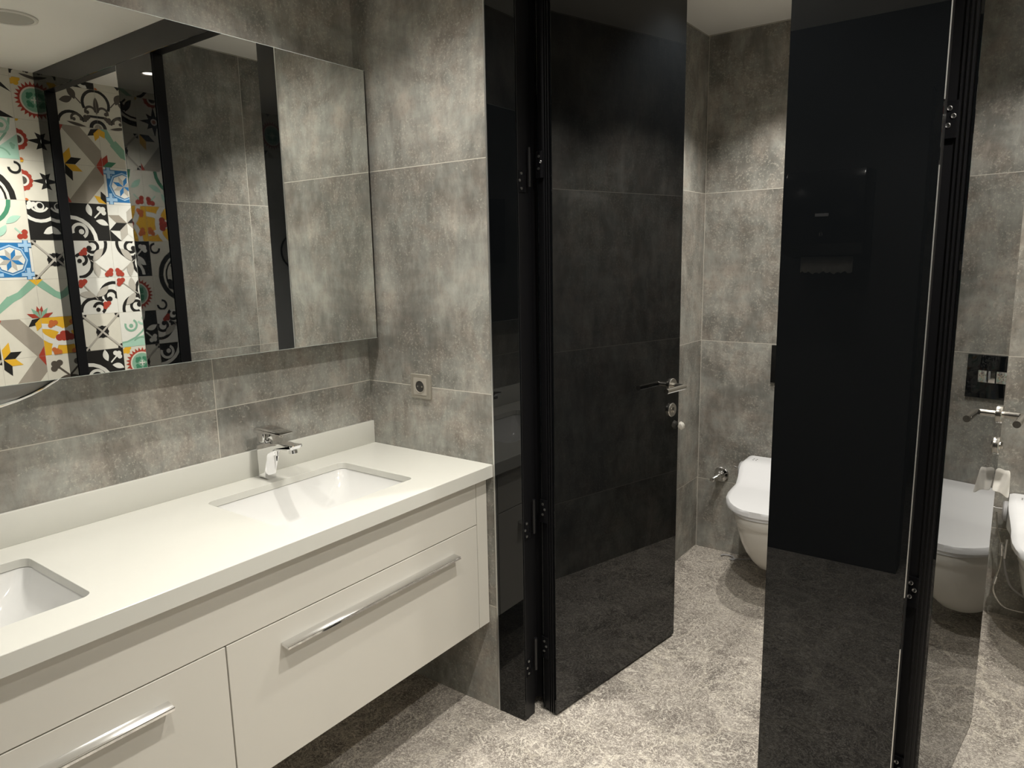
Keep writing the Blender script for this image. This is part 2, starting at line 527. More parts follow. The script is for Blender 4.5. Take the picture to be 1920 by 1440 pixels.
class Tile:
    def __init__(s, y0, z0, rot=0, zmax=99, zmin=0):
        s.y0, s.z0, s.rot, s.layer, s.zmax, s.zmin = y0, z0, rot, 1, zmax, zmin
    def poly(s, pts, col):
        p = clip_poly(pts)
        if len(p) < 3:
            return
        s.layer += 1
        vs = []
        for (u, v) in p:
            for _ in range(s.rot % 4):
                u, v = 1 - v, u
            if s.rot >= 4:
                u = 1 - u
            z = min(max(s.z0 + v * TP, s.zmin), s.zmax)
            vs.append(bmw.verts.new((XW - 0.0002 - EPS * s.lay, s.y0 + u * TP, z)))
        f = bmw.faces.new(vs)
        f.material_index = PN.index(col)
    lay = 0
    def bg(s, col):
        s.lay = 0
        s.poly([(0, 0), (1, 0), (1, 1), (0, 1)], col)
        s.lay = 1
    def up(s):
        s.lay += 1
    def disc(s, cx, cy, r, col, n=14):
        s.up()
        s.poly([(cx + r * math.cos(2 * math.pi * k / n), cy + r * math.sin(2 * math.pi * k / n)) for k in range(n)], col)
    def arc(s, cx, cy, r, w, a0, a1, col, n=None):
        s.up()
        n = n or max(4, int(abs(a1 - a0) / 14))
        for k in range(n):
            q = [math.radians(a0 + (a1 - a0) * (k + j) / n) for j in (0, 1)]
            s.poly([(cx + rr * math.cos(a), cy + rr * math.sin(a)) for rr, a in ((r - w / 2, q[0]), (r + w / 2, q[0]), (r + w / 2, q[1]), (r - w / 2, q[1]))], col)
    def line(s, x0, y0, x1, y1, w, col, w1=None):
        s.up()
        d = Vector((x1 - x0, y1 - y0)).normalized()
        nx, ny = -d.y * w / 2, d.x * w / 2
        k = 1 if w1 is None else w1 / w
        s.poly([(x0 + nx, y0 + ny), (x0 - nx, y0 - ny), (x1 - nx * k, y1 - ny * k), (x1 + nx * k, y1 + ny * k)], col)
    def rhomb(s, cx, cy, a, L, w, col):
        s.up()
        c, t = math.cos(math.radians(a)), math.sin(math.radians(a))
        s.poly([(cx, cy), (cx + c * L * .5 - t * w, cy + t * L * .5 + c * w), (cx + c * L, cy + t * L), (cx + c * L * .5 + t * w, cy + t * L * .5 - c * w)], col)
    def clover(s, cx, cy, r, col, a=90, stem=0.0, scol=None):
        for k in (-75, 0, 75):
            q = math.radians(a + k)
            s.disc(cx + r * .95 * math.cos(q), cy + r * .95 * math.sin(q), r * .78, col, 10)
        s.disc(cx, cy, r * .6, col, 8)
        if stem:
            q = math.radians(a + 180)
            s.line(cx, cy, cx + stem * math.cos(q), cy + stem * math.sin(q), r * .45, scol or col)
    def leaf(s, cx, cy, a, L, w, col):
        s.up()
        c, t = math.cos(math.radians(a)), math.sin(math.radians(a))
        pts = []
        for k in range(9):
            x = k / 8
            y = w * math.sin(math.pi * x) ** 0.8
            pts.append((x * L, y))
        for k in range(7, 0, -1):
            x = k / 8
            pts.append((x * L, -w * .55 * math.sin(math.pi * x)))
        s.poly([(cx + c * x - t * y, cy + t * x + c * y) for x, y in pts], col)
    def star(s, cx, cy, n, R, r, col, a0=0):
        s.up()
        for k in range(n):
            q = [math.radians(a0 + 360 * (k + j) / n) for j in (-.5, 0, .5)]
            s.poly([(cx, cy), (cx + r * math.cos(q[0]), cy + r * math.sin(q[0])), (cx + R * math.cos(q[1]), cy + R * math.sin(q[1])), (cx + r * math.cos(q[2]), cy + r * math.sin(q[2]))], col)

# designs; u runs to the right and v up, as seen in the mirror
def d_sun(t):
    t.bg('cream'); t.clover(0.08, 0.95, 0.09, 'yellow', -60)
    t.star(.5, .5, 26, .46, .36, 'red'); t.disc(.5, .5, .37, 'red', 24); t.disc(.5, .5, .33, 'cream', 24); t.disc(.5, .5, .29, 'green', 24)
    for a in (45, 135, 225, 315):
        q = math.radians(a); t.clover(.5 + .13 * math.cos(q), .5 + .13 * math.sin(q), .06, 'dgreen', a)
    t.line(.42, .5, .58, .5, .03, 'white'); t.line(.5, .42, .5, .58, .03, 'white')
def d_star8(t):
    t.bg('cream')
    t.star(.62, .5, 8, .30, .17, 'black'); t.star(.62, .5, 4, .42, .12, 'black')
    t.disc(.62, .5, .095, 'white'); t.disc(.62, .5, .055, 'orange')
    for k in range(7):
        q = math.radians(-90 + 30 * k); t.disc(0 + .17 * math.cos(q), .5 + .2 * math.sin(q), .07, 'red', 10)
    t.disc(0, .5, .15, 'white'); t.disc(0, .5, .10, 'brown'); t.disc(.02, .0, .06, 'orange'); t.disc(.02, 1., .06, 'yellow')
def d_scroll(t):
    t.bg('black')
    t.arc(.30, .95, .46, .085, 180, 360, 'white'); t.arc(.30, .95, .22, .05, 150, 330, 'white')
    t.disc(.30, .86, .12, 'white'); t.disc(.32, .88, .07, 'black')
    t.clover(.78, .22, .085, 'white', -45, .24); t.leaf(.62, .40, 50, .36, .11, 'white'); t.leaf(.62, .38, 215, .36, .11, 'white')
    t.clover(.12, .86, .08, 'white', 120)
def d_scroll2(t):
    t.bg('black')
    t.arc(0, 0, .62, .10, 0, 90, 'white'); t.arc(.22, .26, .18, .08, -60, 200, 'white'); t.disc(.26, .24, .07, 'white')
    t.clover(.82, .80, .085, 'white', 45, .26); t.leaf(.56, .66, 100, .34, .10, 'white'); t.leaf(.66, .54, -20, .34, .10, 'white')
def d_cross(t):
    t.bg('cream')
    for cx, cy in ((0, 0), (1, 0), (0, 1), (1, 1)):
        t.disc(cx, cy, .13, 'black')
    for a in (0, 90, 180, 270):
        q = math.radians(a); t.disc(.5 + .10 * math.cos(q), .5 + .10 * math.sin(q), .075, 'black', 10)
    for a in (45, 135, 225, 315):
        q = math.radians(a); t.disc(.5 + .13 * math.cos(q), .5 + .13 * math.sin(q), .065, 'black', 10)
    t.line(0, 0, 1, 1, .05, 'lgrey'); t.line(0, 1, 1, 0, .05, 'lgrey')
def d_blue(t):
    t.bg('white')
    for o in (.13, .87):
        t.line(o, 0, o, 1, .13, 'blue'); t.line(0, o, 1, o, .13, 'blue')
    t.star(.5, .5, 8, .42, .38, 'blue', 22.5); t.disc(.5, .5, .41, 'blue', 8); t.disc(.5, .5, .385, 'lblue', 8)
    for o in (.13, .87):
        t.line(o, 0, o, .3, .085, 'lblue'); t.line(o, .7, o, 1, .085, 'lblue'); t.line(0, o, .3, o, .085, 'lblue'); t.line(.7, o, 1, o, .085, 'lblue')
    t.disc(.5, .5, .345, 'blue', 8); t.disc(.5, .5, .325, 'white', 8)
    for k in range(8):
        t.rhomb(.5, .5, 45 * k + 22.5, .30, .055, 'blue' if k % 2 else 'lgrey')
def d_arcgreen(t):            # left half of the mirrored pair
    t.bg('cream')
    t.line(-.05, .12, .38, .52, .12, 'green', .20); t.line(.36, .50, .60, .62, .18, 'green', .16); t.line(.55, .58, 1.0, .98, .15, 'green', .20)
    t.rhomb(1.0, .84, 90, .34, .18, 'yellow')
    for a, c in ((100, 'red'), (125, 'green'), (155, 'red'), (80, 'green')):
        t.rhomb(1.0, -.02, a, .34, .06, c)
    t.rhomb(-.02, 0, 60, .16, .05, 'yellow')
def d_band(t):                # grey chevron band heading to the right middle
    t.bg('cream')
    t.up(); t.poly([(0, 1), (.36, 1.18), (1.12, .28), (.86, -.06)], 'grey'); t.up(); t.poly([(-.05, 1.05), (.2, 1.2), (.0, .78)], 'red')
    t.up(); t.poly([(1.02, .30), (.84, .02), (1.02, -.25)], 'red')
    for a, c in ((70, 'yellow'), (22, 'black')):
        t.rhomb(.04, 0, a, .46, .10, c)
    t.rhomb(1.0, 1.0, 215, .38, .09, 'black'); t.rhomb(1.0, 1.0, 250, .36, .09, 'yellow')
def d_band2(t):
    t.bg('cream')
    t.up(); t.poly([(0, 0), (.36, -.18), (1.12, .72), (.86, 1.06)], 'grey'); t.up(); t.poly([(-.05, -.05), (.2, -.2), (.0, .22)], 'red')
    t.up(); t.poly([(1.02, .70), (.84, .98), (1.02, 1.25)], 'red')
    for a, c in ((-22, 'yellow'), (-70, 'black')):
        t.rhomb(.04, 1, a, .46, .10, c)
    t.rhomb(1.0, 0.0, 145, .38, .09, 'yellow'); t.rhomb(1.0, 0.0, 110, .36, .09, 'black')
def d_tri(t):
    t.bg('yellow'); t.arc(0, 0, .78, .14, 0, 90, 'white'); t.arc(1, 0, .78, .14, 90, 180, 'white'); t.arc(.5, 1, .7, .14, 180, 360, 'white')
    t.clover(.5, .42, .12, 'red', 90); t.clover(.28, .80, .08, 'orange', 120); t.clover(.8, .8, .08, 'orange', 60); t.clover(.3, .12, .08, 'orange', 240)
def d_fleur(t):               # left half of the mirrored pair
    t.bg('cream'); t.leaf(.42, .74, 200, .36, .11, 'brown'); t.leaf(.30, .98, -60, .34, .12, 'brown'); t.line(.28, .98, .62, .60, .03, 'brown')
    t.arc(1.0, .64, .34, .075, 90, 205, 'black'); t.arc(.34, .02, .34, .075, 20, 170, 'black')
    t.arc(.84, .42, .13, .06, 0, 200, 'brown'); t.disc(.76, .40, .05, 'brown'); t.arc(.46, .20, .12, .06, -20, 200, 'brown'); t.disc(.40, .18, .045, 'brown')
    t.leaf(1.0, .36, 90, .46, .07, 'brown'); t.line(.8, .30, 1., .30, .06, 'black'); t.clover(.74, .22, .07, 'brown', 135)
    t.leaf(.7, .02, 170, .5, .05, 'brown'); t.arc(1.0, 0, .18, .09, 90, 180, 'black'); t.disc(1., 0, .10, 'grey')
def d_ribbon(t):
    t.bg('cream'); t.line(.10, 1.02, .35, .62, .20, 'green', .12); t.line(.34, .66, .62, .34, .22, 'green', .24); t.line(.58, .38, 1.05, .10, .22, 'green', .14)
    t.rhomb(.0, 1.0, -60, .28, .1, 'yellow'); t.rhomb(0.0, 0.0, 65, .36, .09, 'red'); t.rhomb(0, 0, 20, .40, .08, 'dgreen')
def d_dia(t):
    t.bg('white')
    for k in range(8):
        t.rhomb(.5, .5, 45 * k + 22.5, .54, .12, ('black', 'lgrey', 'white', 'grey')[k % 4])
    for cx, cy in ((0, 0), (1, 1)):
        t.up(); t.poly([(cx, cy), (abs(cx - .3), cy), (cx, abs(cy - .3))], 'black')
def d_medal(t):               # lower-right quarter faces the shared centre at (1, 0)
    t.bg('white')
    t.arc(.47, .93, .38, .085, -100, 12, 'black'); t.arc(.08, .38, .36, .085, -92, 42, 'black')
    t.arc(.48, .84, .15, .08, -150, 120, 'black'); t.disc(.40, .80, .07, 'black'); t.arc(.16, .50, .14, .08, -80, 150, 'black'); t.disc(.12, .46, .06, 'black')
    t.clover(.22, .72, .08, 'red', -45)
    t.leaf(.48, .44, 50, .46, .12, 'lgrey'); t.leaf(.48, .44, -140 + 60, .44, .12, 'lgrey'); t.line(.40, .48, .80, .16, .025, 'lgrey')
    t.clover(.84, .15, .085, 'red', -45)
def d_mint(t):
    t.bg('white'); t.up(); t.poly([(0, 0), (1, 0), (1, .62), (.6, .30), (0, .12)], 'mint'); t.arc(-.1, 1.1, .98, .05, -90, 0, 'green')
    t.arc(.30, .62, .16, .06, -200, 60, 'green'); t.arc(.66, .80, .17, .06, -150, 90, 'mint'); t.disc(.30, .60, .06, 'green'); t.disc(.68, .80, .06, 'green')
    t.arc(.55, .0, .26, .04, 20, 140, 'green'); t.clover(.85, .32, .05, 'green', 20)
def d_greyflower(t):
    t.bg('cream'); t.clover(.26, .68, .11, 'brown', 135, .4); t.leaf(.62, .42, 75, .5, .13, 'brown'); t.leaf(.62, .42, 200, .46, .13, 'brown'); t.arc(1, -.1, .42, .1, 90, 180, 'brown')
def d_bwdia(t):
    t.bg('cream')
    t.up(); t.poly([(.2, 1), (.62, 1), (1, .62)], 'black'); t.up(); t.poly([(.3, .35), (1, 0), (.5, 0)], 'black'); t.up(); t.poly([(0, .7), (.6, .9), (.2, .4)], 'lgrey')
    t.up(); t.poly([(0, 0), (.4, .3), (0, .45)], 'black')
def d_arcs(t):
    t.bg('cream'); t.arc(0, 0, .74, .14, 0, 90, 'black'); t.arc(0, 0, .58, .05, 0, 90, 'black'); t.clover(.24, .40, .11, 'black', 45, .2); t.leaf(.1, .1, 30, .4, .1, 'black')
    t.arc(.85, .8, .13, .06, -180, 90, 'black')
def d_yarc(t):
    t.bg('cream'); t.arc(0, 1, .62, .10, 270, 360, 'dgreen'); t.arc(0, .9, .28, .10, 250, 380, 'yellow'); t.clover(.82, .16, .09, 'red', -45, .2, 'mint'); t.leaf(.5, .4, 30, .4, .1, 'mint'); t.leaf(.5, .38, 230, .4, .1, 'mint')
ROWS0 = 1.215
BYPOS = {
    (-7, 0): (d_sun, 0),  # (column, row): (design, rotation)   column 0 spans y -0.109..0.0948; row 0 starts at z 2.235
    (0, 0): (d_sun, 0), (0, 1): (d_star8, 0), (0, 2): (d_star8, 0), (0, 3): (d_scroll, 0), (0, 4): (d_cross, 0), (0, 5): (d_arcgreen, 4), (0, 6): (d_tri, 0), (0, 7): (d_greyflower, 0),
    (-1, 0): (d_bwdia, 0), (-1, 1): (d_mint, 0), (-1, 2): (d_arcs, 0), (-1, 3): (d_yarc, 0), (-1, 4): (d_blue, 0), (-1, 5): (d_arcgreen, 0), (-1, 6): (d_band, 0), (-1, 7): (d_band2, 0),
    (1, 0): (d_fleur, 0), (2, 0): (d_fleur, 4), (1, 1): (d_band, 0), (1, 2): (d_band2, 0), (2, 1): (d_ribbon, 0), (2, 2): (d_blue, 0), (1, 3): (d_scroll2, 0), (2, 3): (d_dia, 0),
    (1, 4): (d_medal, 0), (2, 4): (d_medal, 4), (1, 5): (d_medal, 5), (2, 5): (d_medal, 2), (1, 6): (d_cross, 0), (2, 6): (d_mint, 0), (1, 7): (d_scroll2, 0), (2, 7): (d_sun, 0),
}
ALL = [d_sun, d_star8, d_scroll, d_scroll2, d_cross, d_blue, d_tri, d_dia, d_medal, d_mint, d_greyflower, d_arcs, d_yarc, d_ribbon, d_band, d_fleur]
rnd = random.Random(5)
for c in range(-11, 9):
    for r in range(-2, 12):
        z0 = 2.235 - r * TP
        y0 = -0.109 + c * TP
        if z0 >= H - 0.01 or z0 + TP <= 0.01 or y0 + TP > YB or y0 < -3.0:
            continue
        f, rot = BYPOS.get((c, r), (rnd.choice(ALL), rnd.randrange(4)))
        f(Tile(y0, z0, rot, zmax=H, zmin=0.0))
bmw.verts.ensure_lookup_table()
me = bpy.data.meshes.new('wall_right')
bmw.to_mesh(me)
bmw.free()
for m in PM:
    me.materials.append(m)
wr = bpy.data.objects.new('wall_right', me)
COL.objects.link(wr)
struct(wr)

# metal corner strip at the end of the tiled pier
struct(boxo('trim_1', (WB - 0.006, WB - 0.0005, -0.0015, T, 0, H), M_TRIM))

# ------------------------------------------------------------------ cubicle front: fixed panels and header
def fixed_panel(x0, x1, label, strips, post_right=True):
    t = thing('glass_panel', label, 'panel', (x0, 0, 0))
    w_ = x1 - x0
    boxo('glass_face', (0, w_, 0.0, 0.006, 0, HB), M_GLASS, t, 0.0006, 1)
    bm = nb()
    box(bm, 0.0, w_, 0.0065, T, 0.0, HB, 0.001, 1)
    obj('frame_post', bm, M_ALU, t)
    if strips:
        ya, yb, xr = strips
        bm = nb()
        prism(bm, [(w_ - .046, T + .0004), (w_ - .020, T + .0004), (w_ - .020, ya), (xr, ya), (xr, yb), (w_ - .046, yb)],
              lambda p, q: (p[0], p[1], .03 + q), HB - .034)
        obj('door_stop', bm, M_ALU, t)
    return t
pA = fixed_panel(WB, P1, 'narrow black glass fixed panel between grey tiled pier and open door', (.098, .108, .651 - WB))
pB = fixed_panel(O1, P2, 'wide black glass fixed panel between the two toilet cubicles', None)
pC = fixed_panel(O2, XW - 0.004, 'narrow black glass fixed panel beside the patterned tile wall', None)
hd = thing('header_panel', 'long black glass header above the cubicle doors, seen in the mirror', 'panel', (WB, 0, HB))
boxo('glass_face', (0, XW - WB - 0.004, 0, 0.006, 0.0005, H - HB), M_GLASS, hd, 0.0006, 1)
boxo('backing', (0, XW - WB - 0.004, 0.0065, T, 0.0005, H - HB), M_ALU, hd)
HINGES = (0.200, 0.665, 1.715, 2.25)
# pale edge strips on the hinge side of each fixed panel, broken at the hinges
for p, wd in ((pB, P2 - O1),):
    zs = [0.005] + [v for h in HINGES for v in (h - 0.07, h + 0.055)] + [HB - 0.005]
    for k in range(0, len(zs), 2):
        if zs[k + 1] > zs[k]:
            boxo('edge_strip', (wd - 0.0005, wd + 0.0015, -0.0012, 0.0030, zs[k], zs[k + 1]), M_TRIM, p)

# ------------------------------------------------------------------ cubicle doors
def screw(parent, c, axis, r=0.0042):
    bm = nb()
    lathe(bm, c, axis, [(0, r), (0.0012, r), (0.0018, r * .75), (0.0010, r * .45)], 12)
    return obj('screw', bm, M_SCREW, parent)

def make_door(name, loc, ang, label, jamb_x, full=True):
    """Leaf along local +X from the hinge; outer glass faces local -Y; thickness to +Y."""
    D = empty(name, loc, ang)
    struct(D, label)
    Wd, th, z0, z1 = 0.702, 0.060, 0.008, HB - 0.006
    bm = nb(); box(bm, 0.0, Wd, 0.0, 0.006, z0, z1, 0.0006, 1)
    obj('glass_face', bm, M_GLASS, D)
    bm = nb(); box(bm, 0.0, Wd, th - 0.006, th, z0, z1, 0.0006, 1)
    obj('inner_glass', bm, M_GLASS, D)
    bm = nb()
    box(bm, 0.003, Wd - 0.003, 0.0065, th - 0.0065, z0 + 0.001, z1 - 0.001)
    # ribbed aluminium profile down both long edges
    for y in (0.009, 0.018, 0.027):
        box(bm, -0.0015, 0.004, y, y + 0.004, z0, z1)
        box(bm, Wd - 0.004, Wd, y, y + 0.004, z0, z1)
    obj('door_core', bm, M_ALU, D)
    # lever on the outer face
    hx, hz = Wd - 0.052, 1.012
    bm = nb(); lathe(bm, (hx, 0, hz), (0, -1, 0), [(0, .026), (.006, .026), (.008, .0245), (.0082, .012)], 40)
    rose = obj('rosette', bm, M_STEEL, D)
    bm = nb()
    pts = [(hx, -0.004, hz), (hx, -0.046, hz)]
    for k in range(1, 6):
        a = math.radians(90 * k / 5)
        pts.append((hx - 0.012 * (1 - math.cos(a)), -0.046 - 0.012 * math.sin(a), hz))
    pts += [(hx - 0.125, -0.058, hz)]
    tube(bm, pts, 0.0098, 20)
    obj('lever_handle', bm, M_STEEL, D)
    bm = nb(); lathe(bm, (hx, 0, hz - 0.092), (0, -1, 0), [(0, .026), (.006, .026), (.008, .0245), (.0082, .012), (.010, .0118), (.0105, .004)], 40)
    ls = obj('lock_rosette', bm, M_STEEL, D)
    bm = nb(); box(bm, hx - .003, hx + .003, -0.016, -0.009, hz - .092 - .008, hz - .092 + .012, .0015)
    obj('key_bit', bm, M_STEEL, ls)
    # hinges
    ca, sa = math.cos(-ang), math.sin(-ang)
    def loc_of(x, y, z):
        dx, dy = x - loc[0], y - loc[1]
        return (ca * dx - sa * dy, sa * dx + ca * dy, z)
    for h in HINGES:
        bm = nb()
        box(bm, -0.0045, -0.0018, 0.030, 0.058, h - 0.008, h + 0.067)
        hg = obj('hinge', bm, M_BLACK, D)
        for yy, zz in ((0.040, h + .052), (0.032, h + .036), (0.041, h + .018)):
            screw(hg, (-0.0045, yy + 0.006, zz), (-1, 0, 0), 0.0042 if full else 0.0055)
        if not full:
            continue
        bm = nb(); k0 = loc_of(jamb_x + 0.012, loc[1] - 0.030, h - 0.035)
        tube(bm, [k0, (k0[0], k0[1], h + 0.075)], 0.0055, 14)
        obj('hinge_pin', bm, M_ALU, hg)
        bm = nb()
        q = [loc_of(jamb_x + a, b, c) for a, b, c in ((0.0005, .008, h - .05), (.0005, .042, h - .05), (.0005, .042, h + .01), (.0005, .008, h + .01))]
        q2 = [loc_of(jamb_x + 0.0025, b, c) for b, c in ((.008, h - .05), (.042, h - .05), (.042, h + .01), (.008, h + .01))]
        loft(bm, [q, q2])
        pl = obj('jamb_plate', bm, M_BLACK, hg)
        nx = Vector(loc_of(jamb_x + 1, 0, 0)) - Vector(loc_of(jamb_x, 0, 0))
        for yy, zz in ((.020, h + .002), (.012, h - .018), (.020, h - .040)):
            screw(pl, loc_of(jamb_x + .0025, yy, zz), nx)
    return D

A1 = math.radians(81.59)
A2 = math.radians(83.4)
door1 = make_door('door_1', (0.7212, 0.076, 0), A1, 'open black glass cubicle door in front of the tiled pier', P1)
door2 = make_door('door_2', (1.738, 0.097, 0), A2, 'open black glass cubicle door seen nearly edge-on at right', P2, False)

# ------------------------------------------------------------------ vanity
VY0 = -1.845
van = thing('vanity_cabinet', 'wall-hung cream lacquered vanity cabinet with long chrome drawer handles under the white countertop', 'cabinet', (0, 0, 0))
CB, CT = 0.308, 0.8035
XF = 0.515
bm = nb()
box(bm, 0.001, XF - 0.02, VY0 + 0.001, -0.003, CB, CB + 0.018)
box(bm, 0.001, 0.015, VY0 + 0.001, -0.003, CB + 0.0182, CT - 0.001)
box(bm, 0.0152, XF - 0.02, -0.021, -0.003, CB + 0.0182, CT - 0.001)
box(bm, 0.0152, XF - 0.02, VY0 + 0.001, VY0 + 0.019, CB + 0.0182, CT - 0.001)
box(bm, 0.0152, XF - 0.02, -0.930, -0.912, CB + 0.0182, CT - 0.001)
box(bm, XF - 0.038, XF - 0.02, VY0 + 0.0192, -0.9302, CB + 0.0182, CT - 0.001)
box(bm, XF - 0.038, XF - 0.02, -0.9118, -0.0212, CB + 0.0182, CT - 0.001)
obj('carcass', bm, M_LACQ, van)
boxo('end_filler', (XF - 0.0195, XF, -0.053, -0.003, CB - 0.001, CT - 0.0005), M_LACQ, van, 0.0008, 1)
boxo('top_fascia', (XF - 0.0195, XF, VY0 + 0.001, -0.0555, 0.6595, CT - 0.0005), M_LACQ, van, 0.0008, 1)
def drawer(y0, y1, hy0, hy1):
    d = boxo('drawer', (XF - 0.0195, XF, y0, y1, CB - 0.001, 0.6565), M_LACQ, van, 0.0008, 1)
    bm = nb()
    # slanted grip blade running the length of the handle
    prof = [(XF, .6015), (XF + .023, .5985), (XF + .0265, .5965), (XF + .0265, .5915), (XF + .024, .5905), (XF + .022, .5935), (XF, .5955)]
    prism(bm, prof, lambda p, t: (p[0] + .0004, hy0 + t, p[1]), hy1 - hy0, 0.0008, 1)
    obj('handle', bm, M_CHROME, d)
drawer(-0.9195, -0.0555, -0.784, -0.165)
drawer(VY0 + 0.001, -0.9225, -1.68, -1.055)

def slab_with_holes(bm, outer, holes, z0, z1, loop_mid=None):
    for z in (z1, z0):
        edges = []
        for lp in [outer] + holes:
            vs = [bm.verts.new((p[0], p[1], z)) for p in lp]
            edges += [bm.edges.new((vs[i - 1], vs[i])) for i in range(len(vs))]
            if z == z1:
                pass
        bmesh.ops.triangle_fill(bm, use_beauty=True, edges=edges)
    for lp in [outer] + holes:
        a = [bm.verts.new((p[0], p[1], z0)) for p in lp]
        b = [bm.verts.new((p[0], p[1], z1)) for p in lp]
        n = len(lp)
        for k in range(n):
            bm.faces.new((a[k], a[(k + 1) % n], b[(k + 1) % n], b[k]))
    bmesh.ops.remove_doubles(bm, verts=bm.verts[:], dist=1e-6)

ZC = 0.8445
SX, SHX, SHY = 0.272, 0.160, 0.236
SY = (-0.474, -1.372)
ct = thing('countertop', 'long white solid-surface countertop with low upstand along the mirror wall', 'countertop', (0, 0, 0))
bm = nb()
slab_with_holes(bm, [(0.0006, VY0), (0.5406, VY0), (0.5406, -0.0008), (0.0006, -0.0008)], [rrect(SX, y, SHX, SHY, 0.022) for y in SY], ZC - 0.020, ZC)
o = obj('worktop', bm, M_STONE, ct)
bv = o.modifiers.new('edge', 'BEVEL'); bv.width = 0.0008; bv.segments = 2; bv.limit_method = 'ANGLE'; bv.angle_limit = math.radians(50)
bm = nb()
prism(bm, [(XF + .0035, ZC - .0405), (.5406, ZC - .0405), (.5414, ZC - .0397), (.5414, ZC - .0012), (.5407, ZC - .0008), (.5407, ZC - .0201), (XF + .0035, ZC - .0201)], lambda p, q: (p[0], VY0 + q, p[1]), -VY0 - .001)
obj('front_apron', bm, M_STONE, ct)
boxo('backsplash', (0.0008, 0.0128, VY0, -0.001, ZC, ZC + 0.0795), M_STONE, ct, 0.0012, 2)

def make_basin(y, label):
    t = thing('washbasin', label, 'sink', (SX, y, ZC - 0.021), group=None)
    bm = nb()
    rings = []
    spec = [(0.0, .180, .256, .03), (0.0, .1615, .2375, .03), (-.010, .1585, .2345, .03), (-.030, .150, .224, .035), (-.065, .128, .196, .05),
            (-.095, .098, .150, .06), (-.110, .062, .098, .05), (-.116, .028, .030, .024)]
    for z, hx, hy, r in spec:
        rings.append([(x, yy, z) for x, yy in rrect(0, 0, hx, hy, r, 8)])
    loft(bm, rings, cap0=False, cap1=False)
    outer = [[(x, yy, z) for x, yy in rrect(0, 0, hx, hy, r, 8)] for z, hx, hy, r in [(0, .180, .256, .03), (-.012, .180, .256, .03), (-.10, .128, .180, .06), (-.128, .04, .04, .03)]]
    loft(bm, outer, cap0=False, cap1=True)
    bmesh.ops.remove_doubles(bm, verts=bm.verts[:], dist=1e-5)
    obj('bowl', bm, M_CERAM, t, angle=50)
    bm = nb(); lathe(bm, (0, 0, -.1165), (0, 0, 1), [(0, .028), (.003, .028), (.004, .024), (.002, .020), (.004, .016), (.004, .001)], 28)
    obj('drain', bm, M_CHROME, t)
    return t
make_basin(SY[0], 'white undermount washbasin below the chrome faucet')
make_basin(SY[1], 'white undermount washbasin cut off by the left picture edge')

# faucet
fa = thing('faucet', 'chrome single-lever mixer faucet behind the washbasin', 'faucet', (0.0, SY[0], ZC))
yw = 0.0205
bm = nb()
prof = [(.033, .0005), (.076, .0005), (.0755, .066), (.078, .080), (.086, .091), (.100, .098), (.125, .1025), (.185, .1045), (.199, .1065), (.206, .113),
        (.2085, .1195), (.2075, .1225), (.150, .1195), (.090, .114), (.033, .108)]
prism(bm, prof, lambda p, t: (p[0], -yw + t, p[1]), 2 * yw, 0.0105, 5)
obj('body', bm, M_CHROME, fa)
bm = nb(); box(bm, .037, .072, -.017, .017, .1085, .143, .006, 3)
obj('cartridge_block', bm, M_CHROME, fa)
bm = nb()
prof = [(.029, .138), (.030, .149), (.036, .155), (.060, .1585), (.100, .1575), (.160, .152), (.1645, .150), (.160, .1475), (.120, .1455), (.080, .1420)]
prism(bm, prof, lambda p, t: (p[0], -0.0225 + t, p[1]), 0.045, 0.004, 3)
obj('lever', bm, M_CHROME, fa)
bm = nb(); lathe(bm, (.186, 0, .1035), (0.12, 0, -1), [(0, .0125), (.009, .0125), (.010, .0105), (.007, .0095)], 24)
obj('aerator', bm, M_CHROME, fa)

# ------------------------------------------------------------------ wall mirror
MX = 0.0698
mr = thing('wall_mirror', 'large frameless rectangular mirror above the vanity reflecting patterned tiles and the cubicles', 'mirror', (0, 0, 0))
boxo('mirror_glass', (MX - 0.0045, MX, VY0 + 0.02, -0.0204, 1.2235, 2.078), M_MIRROR, mr)
bm = nb()
box(bm, MX - 0.0048, MX + 0.0001, VY0 + 0.019, -0.0193, 1.2225, 1.2236)
box(bm, MX - 0.0048, MX + 0.0001, VY0 + 0.019, -0.0193, 2.078, 2.0792)
obj('polished_edge', bm, M_MEDGE, mr)
boxo('side_edge', (MX - 0.0048, MX + 0.0003, -0.0203, -0.0180, 1.2235, 2.078), M_ALU, mr)
bm = nb()
box(bm, 0.0005, MX - 0.005, -0.75, -0.10, 1.33, 2.02)
obj('backing_box', bm, M_DARK, mr)

# round magnifying mirror hanging below the big mirror edge, close to the wall
rm = thing('round_disc', 'round satin disc with a shiny rim peeking out under the large mirror at far left', 'disc', (0.040, -1.18, 1.521))
bm = nb(); RR = 0.35
tube(bm, [(0, RR * math.cos(2 * math.pi * k / 72), RR * math.sin(2 * math.pi * k / 72)) for k in range(72)], 0.004, 10, closed=True)
obj('rim', bm, M_CHROME, rm)
bm = nb(); lathe(bm, (-.006, 0, 0), (1, 0, 0), [(0, RR - .003), (.004, RR - .003), (-.001, RR - .02), (-.003, RR - .05), (-.0035, RR - .10)], 72)
obj('dish', bm, M_DISH, rm)
bm = nb(); lathe(bm, (-.0395, 0, 0.06), (1, 0, 0), [(0, .03), (.033, .03)], 24)
obj('wall_mount', bm, M_CHROME, rm)

